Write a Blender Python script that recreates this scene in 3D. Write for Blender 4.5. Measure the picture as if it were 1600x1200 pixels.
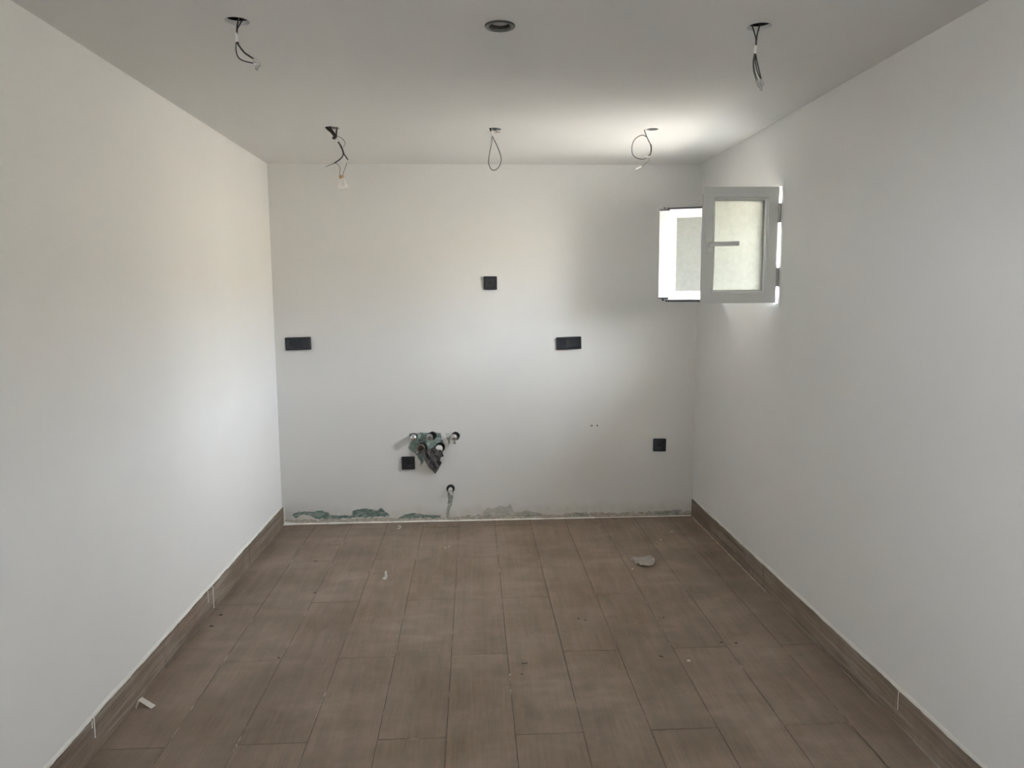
import bpy, bmesh, math, random
from mathutils import Vector, Matrix, noise, geometry

random.seed(11)
for o in list(bpy.data.objects):
    bpy.data.objects.remove(o)
sc = bpy.context.scene
COL = sc.collection

# ------------------------------------------------------------------ room numbers (metres)
XL, XR, D, H = -1.187, 1.374, 4.505, 2.166      # left / right wall, back wall, ceiling height
YR = -0.75                                      # rear wall (behind the camera)
CAM_Z = 1.40

# ------------------------------------------------------------------ camera
R_right = Vector((0.99860612, -0.05246213, -0.00579112))
R_down = Vector((-0.0120194, -0.11919512, -0.9927981))
R_fwd = Vector((0.05139403, 0.99148386, -0.11965954))
cam_d = bpy.data.cameras.new('camera')
cam_d.sensor_width = 36.0
cam_d.lens = 36.0 * 1158.38 / 1600.0
cam_d.clip_start = 0.05
cam = bpy.data.objects.new('camera', cam_d)
COL.objects.link(cam)
M = Matrix.Identity(4)
for i in range(3):
    M[i][0] = R_right[i]; M[i][1] = -R_down[i]; M[i][2] = -R_fwd[i]
M[2][3] = CAM_Z
cam.matrix_world = M
sc.camera = cam

# ------------------------------------------------------------------ sky, sun, exposure
W = bpy.data.worlds.new('hazy_sky')
sc.world = W
W.use_nodes = True
bg = W.node_tree.nodes['Background']
bg.inputs['Color'].default_value = (0.88, 0.94, 1.0, 1)
bg.inputs['Strength'].default_value = 43.0

sun_d = bpy.data.lights.new('sun', 'SUN')
sun_d.energy = 320.0
sun_d.angle = math.radians(0.6)
sun_d.color = (1.0, 0.95, 0.875)
sun = bpy.data.objects.new('sun', sun_d)
COL.objects.link(sun)
sun.rotation_euler = Vector((0.20, -0.60, -1.0)).to_track_quat('-Z', 'Y').to_euler()

def portal(name, loc, direction, sx, sy):
    """sampling portal for the sky in a wall opening; it gives no light of its own"""
    l = bpy.data.lights.new(name, 'AREA')
    l.shape = 'RECTANGLE'; l.size = sx; l.size_y = sy
    l.cycles.is_portal = True
    o = bpy.data.objects.new(name, l); COL.objects.link(o)
    o.location = loc
    o.rotation_euler = Vector(direction).to_track_quat('-Z', 'Z').to_euler()
    return o

ADDED_LEFT = (0.55, 0.95, 1.36, 1.830)                # y0, y1, z0, z1 of an unseen hole added to light the right wall
ADDED_SIDE = (0.20, 0.60, 1.335, 1.890)                 # y0, y1, z0, z1 of an unseen opening added to brighten the left wall
WIN = (3.275, 4.055, 1.335, 1.890)              # y0, y1, z0, z1 of the window hole in the right wall
portal('added_left_portal', (XL - 0.2, (ADDED_LEFT[0] + ADDED_LEFT[1]) / 2, (ADDED_LEFT[2] + ADDED_LEFT[3]) / 2), (1, 0, 0), ADDED_LEFT[1] - ADDED_LEFT[0], ADDED_LEFT[3] - ADDED_LEFT[2])
portal('added_side_portal', (XR + 0.2, (ADDED_SIDE[0] + ADDED_SIDE[1]) / 2, (ADDED_SIDE[2] + ADDED_SIDE[3]) / 2), (-1, 0, 0), ADDED_SIDE[1] - ADDED_SIDE[0], ADDED_SIDE[3] - ADDED_SIDE[2])
portal('window_portal', (XR + 0.2, (WIN[0] + WIN[1]) / 2, (WIN[2] + WIN[3]) / 2), (-1, 0, 0), WIN[1] - WIN[0], WIN[3] - WIN[2])

sc.view_settings.view_transform = 'Standard'
sc.view_settings.look = 'None'
sc.view_settings.gamma = 1.0
sc.view_settings.use_curve_mapping = False
sc.view_settings.exposure = 0.60
sc.cycles.diffuse_bounces = 6
sc.cycles.max_bounces = 9

# ------------------------------------------------------------------ material helpers
def lin(r, g, b):
    f = lambda c: (c / 255 / 12.92) if c / 255 <= 0.04045 else ((c / 255 + 0.055) / 1.055) ** 2.4
    return (f(r), f(g), f(b), 1)

def newmat(name):
    m = bpy.data.materials.new(name); m.use_nodes = True
    nt = m.node_tree
    return m, nt, nt.nodes['Principled BSDF']

def N(nt, t, **kw):
    n = nt.nodes.new(t)
    for k, v in kw.items():
        setattr(n, k, v)
    return n

def mixc(nt, fac, a, b, mode='MIX'):
    n = N(nt, 'ShaderNodeMix', data_type='RGBA', blend_type=mode)
    for s, v in ((0, fac), (6, a), (7, b)):
        if hasattr(v, 'links') or isinstance(v, bpy.types.NodeSocket):
            nt.links.new(v, n.inputs[s])
        else:
            n.inputs[s].default_value = v
    return n.outputs[2]

def noise_tex(nt, vec, scale, detail=4, rough=0.55):
    n = N(nt, 'ShaderNodeTexNoise')
    n.inputs['Scale'].default_value = scale
    n.inputs['Detail'].default_value = detail
    n.inputs['Roughness'].default_value = rough
    if vec is not None:
        nt.links.new(vec, n.inputs['Vector'])
    return n.outputs['Fac']

def ramp(nt, fac, stops):
    n = N(nt, 'ShaderNodeValToRGB')
    el = n.color_ramp.elements
    while len(el) < len(stops):
        el.new(0.5)
    for e, (p, c) in zip(el, stops):
        e.position = p; e.color = c if len(c) == 4 else (*c, 1)
    nt.links.new(fac, n.inputs['Fac'])
    return n.outputs['Color']

def bump(nt, bsdf, height, strength=0.2, dist=0.002):
    b = N(nt, 'ShaderNodeBump')
    b.inputs['Strength'].default_value = strength
    b.inputs['Distance'].default_value = dist
    nt.links.new(height, b.inputs['Height'])
    nt.links.new(b.outputs['Normal'], bsdf.inputs['Normal'])

def scaled_pos(nt, sx=1, sy=1, sz=1, per_object=0.0):
    g = N(nt, 'ShaderNodeNewGeometry')
    m = N(nt, 'ShaderNodeVectorMath', operation='MULTIPLY')
    m.inputs[1].default_value = (sx, sy, sz)
    nt.links.new(g.outputs['Position'], m.inputs[0])
    if not per_object:
        return m.outputs[0]
    oi = N(nt, 'ShaderNodeObjectInfo')
    k = N(nt, 'ShaderNodeMath', operation='MULTIPLY'); k.inputs[1].default_value = per_object
    nt.links.new(oi.outputs['Random'], k.inputs[0])
    a = N(nt, 'ShaderNodeVectorMath', operation='ADD')
    nt.links.new(m.outputs[0], a.inputs[0]); nt.links.new(k.outputs[0], a.inputs[1])
    return a.outputs[0]

def simple(name, col, rough=0.5, metal=0.0, var=0.06, nscale=60.0, bmp=0.0, spec=None):
    """plain material with a little procedural variation of tone"""
    m, nt, b = newmat(name)
    f = noise_tex(nt, scaled_pos(nt), nscale)
    c2 = tuple(min(1, c * (1 - var)) for c in col[:3]) + (1,)
    c1 = tuple(min(1, c * (1 + var)) for c in col[:3]) + (1,)
    nt.links.new(mixc(nt, f, c2, c1), b.inputs['Base Color'])
    b.inputs['Roughness'].default_value = rough
    b.inputs['Metallic'].default_value = metal
    if spec is not None:
        b.inputs['Specular IOR Level'].default_value = spec
    if bmp:
        bump(nt, b, f, bmp)
    return m

PAINT = (0.80, 0.797, 0.787)
def paint_mat(name, col, use_attr=False):
    m, nt, b = newmat(name)
    p = scaled_pos(nt)
    big = noise_tex(nt, p, 1.7, 3)
    fine = noise_tex(nt, p, 190.0, 3)
    if use_attr:
        a = N(nt, 'ShaderNodeAttribute', attribute_name='paint')
        base = a.outputs['Color']
    else:
        base = tuple(col) + (1,)
    tone = ramp(nt, big, [(0.3, (0.965, 0.965, 0.965)), (0.7, (1, 1, 1))])
    nt.links.new(mixc(nt, 1.0, base, tone, 'MULTIPLY'), b.inputs['Base Color'])
    b.inputs['Roughness'].default_value = 0.75
    b.inputs['Specular IOR Level'].default_value = 0.25
    bump(nt, b, fine, 0.10, 0.0008)
    return m

MAT = {}
MAT['paint'] = paint_mat('matt_white_paint', PAINT)
MAT['ceiling'] = paint_mat('ceiling_paint', (0.77, 0.765, 0.752))
MAT['backpaint'] = paint_mat('patched_paint', PAINT, True)
MAT['slab'] = simple('raw_concrete', (0.09, 0.088, 0.085), 0.95, nscale=12)
MAT['ground'] = simple('pale_sunlit_gravel', (0.40, 0.372, 0.33), 0.95, var=0.12, nscale=8)
MAT['terrace'] = simple('grey_low_ground', (0.12, 0.115, 0.105), 0.9, var=0.1, nscale=5)  # colour of the unseen left ground, dark to limit bounce
MAT['bounce_face'] = simple('cream_bounce_face', (0.78, 0.72, 0.62), 0.95, nscale=6)
MAT['pvc'] = simple('white_window_profile', (0.78, 0.79, 0.78), 0.35, var=0.02)
MAT['slate'] = simple('dark_slate_sill', (0.07, 0.07, 0.07), 0.7)
MAT['gasket'] = simple('dark_plastic_cap', (0.035, 0.033, 0.045), 0.5)
MAT['hinge'] = simple('grey_hinge_metal', (0.42, 0.42, 0.41), 0.4, 0.3)
MAT['caulk'] = simple('white_caulk', (0.78, 0.77, 0.73), 0.7, nscale=90, var=0.08)
MAT['old_grout'] = simple('worn_pale_grout', (0.42, 0.38, 0.33), 0.9, nscale=30, var=0.3)
MAT['drip'] = simple('dried_paint_drip', (0.80, 0.79, 0.76), 0.6)
MAT['blackplate'] = simple('black_plastic_plate', (0.014, 0.017, 0.024), 0.42, var=0.1)
MAT['blackwell'] = simple('black_plastic_insert', (0.010, 0.012, 0.020), 0.3, var=0.1)
MAT['pin'] = simple('steel_contact', (0.10, 0.105, 0.12), 0.4, 0.5)
MAT['wire_black'] = simple('black_wire_insulation', (0.016, 0.013, 0.013), 0.45)
MAT['wire_grey'] = simple('grey_wire_insulation', (0.055, 0.050, 0.047), 0.5)
MAT['wire_green'] = simple('grey_green_wire_insulation', (0.09, 0.10, 0.08), 0.5)
MAT['sleeve'] = simple('white_cable_sheath', (0.90, 0.90, 0.88), 0.5)
MAT['brass'] = simple('brass_lamp_base', (0.42, 0.29, 0.14), 0.45, 0.4)
MAT['bulb'] = simple('white_ceramic_bulb', (0.87, 0.86, 0.82), 0.35, var=0.02)
MAT['chrome'] = simple('chrome', (0.78, 0.79, 0.81), 0.18, 1.0, var=0.05)
MAT['dull_metal'] = simple('dull_steel', (0.50, 0.48, 0.45), 0.4, 0.9)
MAT['copper'] = simple('dusty_copper', (0.20, 0.155, 0.13), 0.5, 0.3, var=0.2)
MAT['whitepipe'] = simple('white_pipe_plastic', (0.75, 0.74, 0.72), 0.4)
MAT['rubber'] = simple('dark_rubber', (0.03, 0.026, 0.026), 0.7)
MAT['paper'] = simple('off_white_paper', (0.66, 0.64, 0.60), 0.8, var=0.1, nscale=80)
MAT['chip_dark'] = simple('dark_chip', (0.07, 0.058, 0.045), 0.9)
MAT['chip_pale'] = simple('plaster_crumb', (0.60, 0.55, 0.46), 0.9)
MAT['ring'] = simple('anthracite_ring', (0.045, 0.05, 0.047), 0.45)
MAT['ring_dark'] = simple('black_baffle', (0.012, 0.012, 0.012), 0.6)
MAT['lens'] = simple('clear_grey_lens', (0.42, 0.42, 0.42), 0.25)
MAT['plug_grey'] = simple('grey_wall_plug', (0.07, 0.065, 0.06), 0.7)
MAT['plug_core'] = simple('pale_plug_core', (0.50, 0.48, 0.44), 0.7)

def mat_frost():
    m, nt, b = newmat('frosted_glass')
    nt.nodes.remove(b)
    out = nt.nodes['Material Output']
    p = scaled_pos(nt)
    f = noise_tex(nt, p, 45.0, 6, 0.7)
    tr = N(nt, 'ShaderNodeBsdfTranslucent')
    nt.links.new(ramp(nt, f, [(0.3, (0.42, 0.43, 0.40)), (0.7, (0.56, 0.57, 0.53))]), tr.inputs['Color'])
    gl = N(nt, 'ShaderNodeBsdfGlossy'); gl.inputs['Roughness'].default_value = 0.35
    df = N(nt, 'ShaderNodeBsdfDiffuse'); df.inputs['Color'].default_value = (0.55, 0.57, 0.55, 1)
    rf = N(nt, 'ShaderNodeBsdfRefraction'); rf.inputs['Roughness'].default_value = 0.45; rf.inputs['IOR'].default_value = 1.1
    m1 = N(nt, 'ShaderNodeMixShader'); m1.inputs[0].default_value = 0.10
    nt.links.new(tr.outputs[0], m1.inputs[1]); nt.links.new(rf.outputs[0], m1.inputs[2])
    m2 = N(nt, 'ShaderNodeMixShader'); m2.inputs[0].default_value = 0.30
    nt.links.new(m1.outputs[0], m2.inputs[1]); nt.links.new(df.outputs[0], m2.inputs[2])
    m3 = N(nt, 'ShaderNodeMixShader'); m3.inputs[0].default_value = 0.04
    nt.links.new(m2.outputs[0], m3.inputs[1]); nt.links.new(gl.outputs[0], m3.inputs[2])
    nt.links.new(m3.outputs[0], out.inputs['Surface'])
    return m
MAT['frost'] = mat_frost()

def mat_film(name, col, trans, rough):
    m, nt, b = newmat(name)
    out = nt.nodes['Material Output']
    f = noise_tex(nt, scaled_pos(nt), 70.0, 4)
    nt.links.new(mixc(nt, f, tuple(c * 0.7 for c in col) + (1,), tuple(min(1, c * 1.3) for c in col) + (1,)), b.inputs['Base Color'])
    b.inputs['Roughness'].default_value = rough
    t = N(nt, 'ShaderNodeBsdfTransparent')
    mx = N(nt, 'ShaderNodeMixShader'); mx.inputs[0].default_value = trans
    nt.links.new(b.outputs[0], mx.inputs[1]); nt.links.new(t.outputs[0], mx.inputs[2])
    nt.links.new(mx.outputs[0], out.inputs['Surface'])
    return m
MAT['bag'] = mat_film('grey_plastic_bag', (0.15, 0.145, 0.145), 0.18, 0.28)
MAT['film'] = mat_film('thin_clear_film', (0.60, 0.55, 0.52), 0.45, 0.3)
MAT['clear_con'] = mat_film('clear_terminal_plastic', (0.80, 0.79, 0.77), 0.62, 0.15)

def mat_tile(name, streak=0.0):
    """wood-look porcelain under building dust"""
    m, nt, b = newmat(name)
    grain_p = scaled_pos(nt, 26, 1.6, 26, per_object=31.0)
    fine_p = scaled_pos(nt, 160, 7, 160, per_object=17.0)
    dust_p = scaled_pos(nt)
    g = noise_tex(nt, grain_p, 1.0, 5, 0.6)
    fg = noise_tex(nt, fine_p, 1.0, 3, 0.6)
    base = ramp(nt, g, [(0.25, lin(99, 87, 74)), (0.5, lin(112, 98, 84)), (0.75, lin(124, 110, 95))])
    base = mixc(nt, 0.14, base, ramp(nt, fg, [(0.3, lin(84, 70, 58)), (0.7, lin(162, 144, 124))]))
    oi = N(nt, 'ShaderNodeObjectInfo')
    tint = ramp(nt, oi.outputs['Random'], [(0.0, (0.86, 0.84, 0.82)), (0.35, (1.0, 0.97, 0.96)), (0.65, (0.94, 0.94, 0.90)), (1.0, (1.06, 1.03, 1.03))])
    base = mixc(nt, 1.0, base, tint, 'MULTIPLY')
    # trodden building dust: pale smears of plaster on the tiles
    d1 = noise_tex(nt, dust_p, 2.3, 6, 0.62)
    d2 = noise_tex(nt, scaled_pos(nt, 3.0, 9.0, 3.0), 1.0, 6, 0.68)
    dm = N(nt, 'ShaderNodeMath', operation='MULTIPLY')
    nt.links.new(ramp(nt, d1, [(0.40, (0, 0, 0)), (0.72, (1, 1, 1))]), dm.inputs[0])
    nt.links.new(ramp(nt, d2, [(0.38, (0.15, 0.15, 0.15)), (0.75, (0.75, 0.75, 0.75))]), dm.inputs[1])
    base = mixc(nt, dm.outputs[0], base, lin(168, 154, 142))
    d4 = noise_tex(nt, scaled_pos(nt, 5.0, 4.0, 5.0), 1.0, 8, 0.72)
    base = mixc(nt, ramp(nt, d4, [(0.35, (0, 0, 0)), (0.70, (0.32, 0.32, 0.32))]), base, lin(154, 139, 128))
    if streak:
        st = noise_tex(nt, scaled_pos(nt, 60, 2.2, 60), 1.0, 5, 0.65)
        base = mixc(nt, ramp(nt, st, [(0.50, (0, 0, 0)), (0.62, (streak, streak, streak))]), base, lin(172, 166, 154))
        s2 = noise_tex(nt, scaled_pos(nt, 35, 1.2, 35), 1.0, 4, 0.6)
        base = mixc(nt, ramp(nt, s2, [(0.52, (0, 0, 0)), (0.66, (streak, streak, streak))]), base, lin(78, 66, 56))
    # damp dark patches
    d3 = noise_tex(nt, scaled_pos(nt, 1.6, 1.1, 1.6), 1.3, 4, 0.6)
    base = mixc(nt, ramp(nt, d3, [(0.52, (0, 0, 0)), (0.74, (0.45, 0.45, 0.45))]), base, lin(96, 86, 72))
    nt.links.new(base, b.inputs['Base Color'])
    b.inputs['Roughness'].default_value = 0.62
    b.inputs['Specular IOR Level'].default_value = 0.3
    bump(nt, b, fg, 0.12, 0.0006)
    return m
MAT['tile'] = mat_tile('wood_look_tile')
MAT['skirting'] = mat_tile('streaky_wood_look_skirting', 0.45)

def mat_grout():
    m, nt, b = newmat('dusty_grout')
    f = noise_tex(nt, scaled_pos(nt, 1.0, 1.0, 1.0), 5.5, 5, 0.7)
    nt.links.new(ramp(nt, f, [(0.48, lin(86, 74, 64)), (0.58, lin(110, 97, 85)), (0.66, lin(185, 175, 162))]), b.inputs['Base Color'])
    b.inputs['Roughness'].default_value = 0.95
    return m
MAT['grout'] = mat_grout()

# ------------------------------------------------------------------ object helpers
def link(name, me, mat, parent=None):
    if isinstance(me, bmesh.types.BMesh):
        bm = me
        bmesh.ops.recalc_face_normals(bm, faces=bm.faces)
        me = bpy.data.meshes.new(name)
        bm.to_mesh(me); bm.free()
    o = bpy.data.objects.new(name, me)
    COL.objects.link(o)
    if mat is not None and not me.materials:
        me.materials.append(MAT[mat] if isinstance(mat, str) else mat)
    if parent is not None:
        o.parent = parent
        o.matrix_parent_inverse = Matrix.Identity(4)
    return o

def smooth(o, angle=40):
    me = o.data
    for p in me.polygons:
        p.use_smooth = True
    try:
        me.set_sharp_from_angle(angle=math.radians(angle))
    except Exception:
        pass
    return o

def tag(o, label=None, cat=None, group=None, kind=None):
    for k, v in (('label', label), ('category', cat), ('group', group), ('kind', kind)):
        if v:
            o[k] = v
    return o

def thing(name, label, cat, loc=(0, 0, 0), rot=(0, 0, 0), group=None):
    o = bpy.data.objects.new(name, None)
    o.empty_display_size = 0.05
    COL.objects.link(o)
    o.location = loc; o.rotation_euler = rot
    return tag(o, label, cat, group)

def box(bm, x0, x1, y0, y1, z0, z1):
    vs = [bm.verts.new((x, y, z)) for x in (x0, x1) for y in (y0, y1) for z in (z0, z1)]
    for f in ((0, 1, 3, 2), (4, 6, 7, 5), (0, 4, 5, 1), (2, 3, 7, 6), (0, 2, 6, 4), (1, 5, 7, 3)):
        bm.faces.new([vs[i] for i in f])
    return vs

def bevbox(bm, x0, x1, y0, y1, z0, z1, b=0.002, seg=1):
    t = bmesh.new(); box(t, x0, x1, y0, y1, z0, z1)
    bmesh.ops.bevel(t, geom=t.edges[:], offset=b, segments=seg, affect='EDGES', profile=0.7)
    me = bpy.data.meshes.new('t'); t.to_mesh(me); t.free(); bm.from_mesh(me); bpy.data.meshes.remove(me)

def catmull(pts, n=6):
    pts = [Vector(p) for p in pts]
    if len(pts) < 3:
        return pts
    P = [2 * pts[0] - pts[1]] + pts + [2 * pts[-1] - pts[-2]]
    out = []
    for i in range(1, len(P) - 2):
        a, b, c, d = P[i - 1], P[i], P[i + 1], P[i + 2]
        for k in range(n):
            t = k / n
            out.append(0.5 * ((2 * b) + (c - a) * t + (2 * a - 5 * b + 4 * c - d) * t * t + (3 * b - a - 3 * c + d) * t ** 3))
    out.append(pts[-1])
    return out

def tube(bm, pts, r, seg=8, n=6, r_end=None):
    pts = catmull(pts, n)
    rings = []
    up = Vector((0.13, 1, 0.07)).normalized()
    for i, p in enumerate(pts):
        d = (pts[min(i + 1, len(pts) - 1)] - pts[max(i - 1, 0)]).normalized()
        a = d.cross(up)
        if a.length < 1e-4:
            a = d.cross(Vector((1, 0, 0)))
        a.normalize(); b = d.cross(a).normalized()
        rr = r if r_end is None else r + (r_end - r) * i / (len(pts) - 1)
        rings.append([bm.verts.new(p + (a * math.cos(2 * math.pi * k / seg) + b * math.sin(2 * math.pi * k / seg)) * rr) for k in range(seg)])
    for A, B in zip(rings, rings[1:]):
        for k in range(seg):
            bm.faces.new((A[k], A[(k + 1) % seg], B[(k + 1) % seg], B[k]))
    bm.faces.new(rings[0]); bm.faces.new(rings[-1][::-1])

def lathe(bm, prof, c=(0, 0, 0), axis='-Y', seg=28, close=True):
    """prof: list of (radius, distance along the axis)"""
    ax = {'-Y': (Vector((0, -1, 0)), Vector((1, 0, 0)), Vector((0, 0, 1))), '-Z': (Vector((0, 0, -1)), Vector((1, 0, 0)), Vector((0, 1, 0)))}[axis] if isinstance(axis, str) else axis
    d, u, v = ax
    c = Vector(c); rings = []
    for r, h in prof:
        if r < 1e-6:
            rings.append([bm.verts.new(c + d * h)])
        else:
            rings.append([bm.verts.new(c + d * h + (u * math.cos(2 * math.pi * k / seg) + v * math.sin(2 * math.pi * k / seg)) * r) for k in range(seg)])
    for A, B in zip(rings, rings[1:]):
        for k in range(seg):
            a0, a1 = A[k % len(A)], A[(k + 1) % len(A)]
            b0, b1 = B[k % len(B)], B[(k + 1) % len(B)]
            f = []
            for q in (a0, a1, b1, b0):
                if q not in f:
                    f.append(q)
            if len(f) >= 3:
                bm.faces.new(f)

def frame_sweep(bm, u0, u1, v0, v1, prof, put):
    """mitred rectangular frame; prof = closed loop of (inset, depth); put(u, v, depth) -> 3-D point"""
    rings = []
    for cu, cv, su, sv in ((u0, v0, 1, 1), (u1, v0, -1, 1), (u1, v1, -1, -1), (u0, v1, 1, -1)):
        rings.append([bm.verts.new(put(cu + su * i, cv + sv * i, d)) for i, d in prof])
    n = len(prof)
    for k in range(4):
        A, B = rings[k], rings[(k + 1) % 4]
        for j in range(n):
            bm.faces.new((A[j], A[(j + 1) % n], B[(j + 1) % n], B[j]))

def holed_sheet(outer, holes, put, depth, extra=None):
    """flat plate with holes and real thickness; put(u, v, w)"""
    bm = bmesh.new()
    loops = []
    for lp in [outer] + holes:
        vs = [bm.verts.new(put(u, v, 0)) for u, v in lp]
        es = [bm.edges.new((vs[i], vs[(i + 1) % len(vs)])) for i in range(len(vs))]
        loops.append((vs, es))
    bmesh.ops.triangle_fill(bm, use_beauty=True, use_dissolve=False, edges=[e for _, es in loops for e in es])
    front = bm.faces[:]
    ret = bmesh.ops.duplicate(bm, geom=front)
    dup = [g for g in ret['geom'] if isinstance(g, bmesh.types.BMVert)]
    vm = {}
    for k, v in ret['vert_map'].items():
        vm[k] = v
    off = Vector(put(0, 0, depth)) - Vector(put(0, 0, 0))
    for v in dup:
        v.co += off
    for vs, es in loops:
        for i in range(len(vs)):
            a, b = vs[i], vs[(i + 1) % len(vs)]
            try:
                bm.faces.new((a, b, vm[b], vm[a]))
            except Exception:
                pass
    return bm

def circ(cx, cy, r, n=28):
    return [(cx + r * math.cos(2 * math.pi * k / n), cy + r * math.sin(2 * math.pi * k / n)) for k in range(n)]

def rrect(w, h, r, n=4, cx=0, cy=0):
    out = []
    for sx, sy, a0 in ((1, 1, 0), (-1, 1, 90), (-1, -1, 180), (1, -1, 270)):
        for k in range(n + 1):
            a = math.radians(a0 + 90 * k / n)
            out.append((cx + sx * (w / 2 - r) + r * math.cos(a), cy + sy * (h / 2 - r) + r * math.sin(a)))
    return out

def inside(poly, x, y):
    c = False
    for i in range(len(poly)):
        x0, y0 = poly[i]; x1, y1 = poly[i - 1]
        if (y0 > y) != (y1 > y) and x < (x1 - x0) * (y - y0) / (y1 - y0) + x0:
            c = not c
    return c

# ================================================================== THE SETTING
# ------------------------------------------------------------------ floor: grout bed and tiles
bm = bmesh.new(); box(bm, XL - 0.02, XR + 0.02, YR - 0.25, D + 0.02, -0.12, -0.0016)
floor = tag(link('floor', bm, 'grout'), kind='structure', label='dusty brown wood-look tiled floor')
PITCH, LEN, GAP, X_REF = 0.2195, 1.085, 0.0026, 0.119
def tile_mesh(w, l):
    bm = bmesh.new()
    t, c = 0.009, 0.0012
    lo = [bm.verts.new((x, y, -t)) for x, y in ((0, 0), (w, 0), (w, l), (0, l))]
    mi = [bm.verts.new((x, y, -c)) for x, y in ((0, 0), (w, 0), (w, l), (0, l))]
    hi = [bm.verts.new((x, y, 0)) for x, y in ((c, c), (w - c, c), (w - c, l - c), (c, l - c))]
    for A, B in ((lo, mi), (mi, hi)):
        for k in range(4):
            bm.faces.new((A[k], A[(k + 1) % 4], B[(k + 1) % 4], B[k]))
    bm.faces.new(hi)
    me = bpy.data.meshes.new('floor_tile'); bm.to_mesh(me); bm.free()
    me.materials.append(MAT['tile'])
    return me
cache = {}
col = int(math.floor((XL - X_REF) / PITCH))
while X_REF + col * PITCH < XR - 0.004:
    xa = max(X_REF + col * PITCH, XL + 0.002); xb = min(X_REF + (col + 1) * PITCH, XR - 0.002)
    y = (2.765 if col % 2 else 3.305) - 4 * LEN
    while y < D - 0.01:
        ya, yb = max(y, YR - 0.2), min(y + LEN, D - 0.006)
        if yb - ya > 0.03 and xb - xa > 0.01:
            w, l = round(xb - xa - GAP, 4), round(yb - ya - GAP, 4)
            if (w, l) not in cache:
                cache[(w, l)] = tile_mesh(w, l)
            o = link('tile', cache[(w, l)], None, floor)
            o.location = (xa + GAP / 2, ya + GAP / 2, random.uniform(-0.0004, 0.0003))
        y += LEN
    col += 1

# ------------------------------------------------------------------ side and rear walls
T = 0.36
bm = holed_sheet([(YR - T, -0.12), (D + T, -0.12), (D + T, H + 0.45), (YR - T, H + 0.45)],
                 [[(ADDED_LEFT[0], ADDED_LEFT[2]), (ADDED_LEFT[1], ADDED_LEFT[2]), (ADDED_LEFT[1], ADDED_LEFT[3]), (ADDED_LEFT[0], ADDED_LEFT[3])]],
                 lambda u, v, w: (XL - w, u, v), T)
tag(link('wall_left', bm, 'paint'), kind='structure', label='plain white painted wall on the left')

bm = holed_sheet([(YR - T, -0.12), (D + T, -0.12), (D + T, H + 0.45), (YR - T, H + 0.45)],
                 [[(WIN[0], WIN[2]), (WIN[1], WIN[2]), (WIN[1], WIN[3]), (WIN[0], WIN[3])],
                  [(ADDED_SIDE[0], ADDED_SIDE[2]), (ADDED_SIDE[1], ADDED_SIDE[2]), (ADDED_SIDE[1], ADDED_SIDE[3]), (ADDED_SIDE[0], ADDED_SIDE[3])]],
                 lambda u, v, w: (XR + w, u, v), T)
tag(link('wall_right', bm, 'paint'), kind='structure', label='white painted wall with the small window')

bm = bmesh.new(); box(bm, XL, XR, YR - T, YR, -0.12, H + 0.45)
tag(link('wall_rear', bm, 'paint'), kind='structure', label='plain white wall behind the camera')

# ------------------------------------------------------------------ back wall: fine grid, bare patches, pipe recesses
GREEN = (0.085, 0.165, 0.145)
GREEN_PALE = (0.27, 0.36, 0.32)
GREYB = (0.27, 0.285, 0.25)
BEIGE = (0.38, 0.32, 0.25)
PUTTY = (0.66, 0.64, 0.58)
B1 = [(-1.124, 0.069), (-1.06, 0.081), (-1.009, 0.075), (-0.949, 0.083), (-0.907, 0.064), (-0.899, 0.051), (-0.762, 0.048), (-0.757, 0.079), (-0.683, 0.091), (-0.606, 0.076), (-0.584, 0.093), (-0.555, 0.07), (-0.534, 0.038), (-0.754, 0.034), (-0.891, 0.028), (-1.002, 0.035), (-1.018, 0.053), (-1.078, 0.059), (-1.104, 0.037), (-1.125, 0.047)]
B2 = [(-0.469, 0.032), (-0.434, 0.05), (-0.387, 0.057), (-0.374, 0.053), (-0.322, 0.043), (-0.218, 0.034), (-0.218, 0.02), (-0.478, 0.024)]
B4 = [(0.040, 0.040), (0.070, 0.078), (0.11, 0.070), (0.150, 0.092), (0.200, 0.084), (0.216, 0.105), (0.228, 0.062), (0.255, 0.040), (0.300, 0.024), (0.05, 0.022)]
B5 = [(0.257, 0.046), (0.314, 0.055), (0.41, 0.036), (0.41, 0.017), (0.257, 0.02)]
B6 = [(0.621, 0.032), (0.698, 0.04), (0.707, 0.012), (0.611, 0.012)]
B7 = [(1.123, 0.033), (1.308, 0.044), (1.309, 0.007), (1.124, 0.008)]
GP1 = [(-0.396, 0.56), (-0.21, 0.56), (-0.192, 0.483), (-0.206, 0.455), (-0.351, 0.455), (-0.357, 0.429), (-0.319, 0.423), (-0.314, 0.383), (-0.331, 0.357), (-0.352, 0.417), (-0.385, 0.446), (-0.409, 0.469), (-0.394, 0.509)]
GP2 = [(-0.177, 0.556), (-0.144, 0.556), (-0.156, 0.485), (-0.172, 0.522)]
CH = [(-0.166, 0.185), (-0.138, 0.185), (-0.144, 0.103), (-0.155, 0.09), (-0.164, 0.03), (-0.183, 0.028), (-0.170, 0.104), (-0.171, 0.15)]
PATCH = [(B1, GREEN, 0.9), (B2, GREEN, 0.85), (B4, GREYB, 0.55), (B5, GREYB, 0.7), (B6, GREYB, 0.7), (B7, GREYB, 0.85), (GP1, GREEN, 0.9), (GP2, GREEN_PALE, 0.9), (CH, GREYB, 0.95)]
HOLES = [(-0.259, 0.541, 0.025), (-0.117, 0.537, 0.026), (-0.322, 0.469, 0.031), (-0.211, 0.468, 0.028), (-0.152, 0.206, 0.026)]

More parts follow.
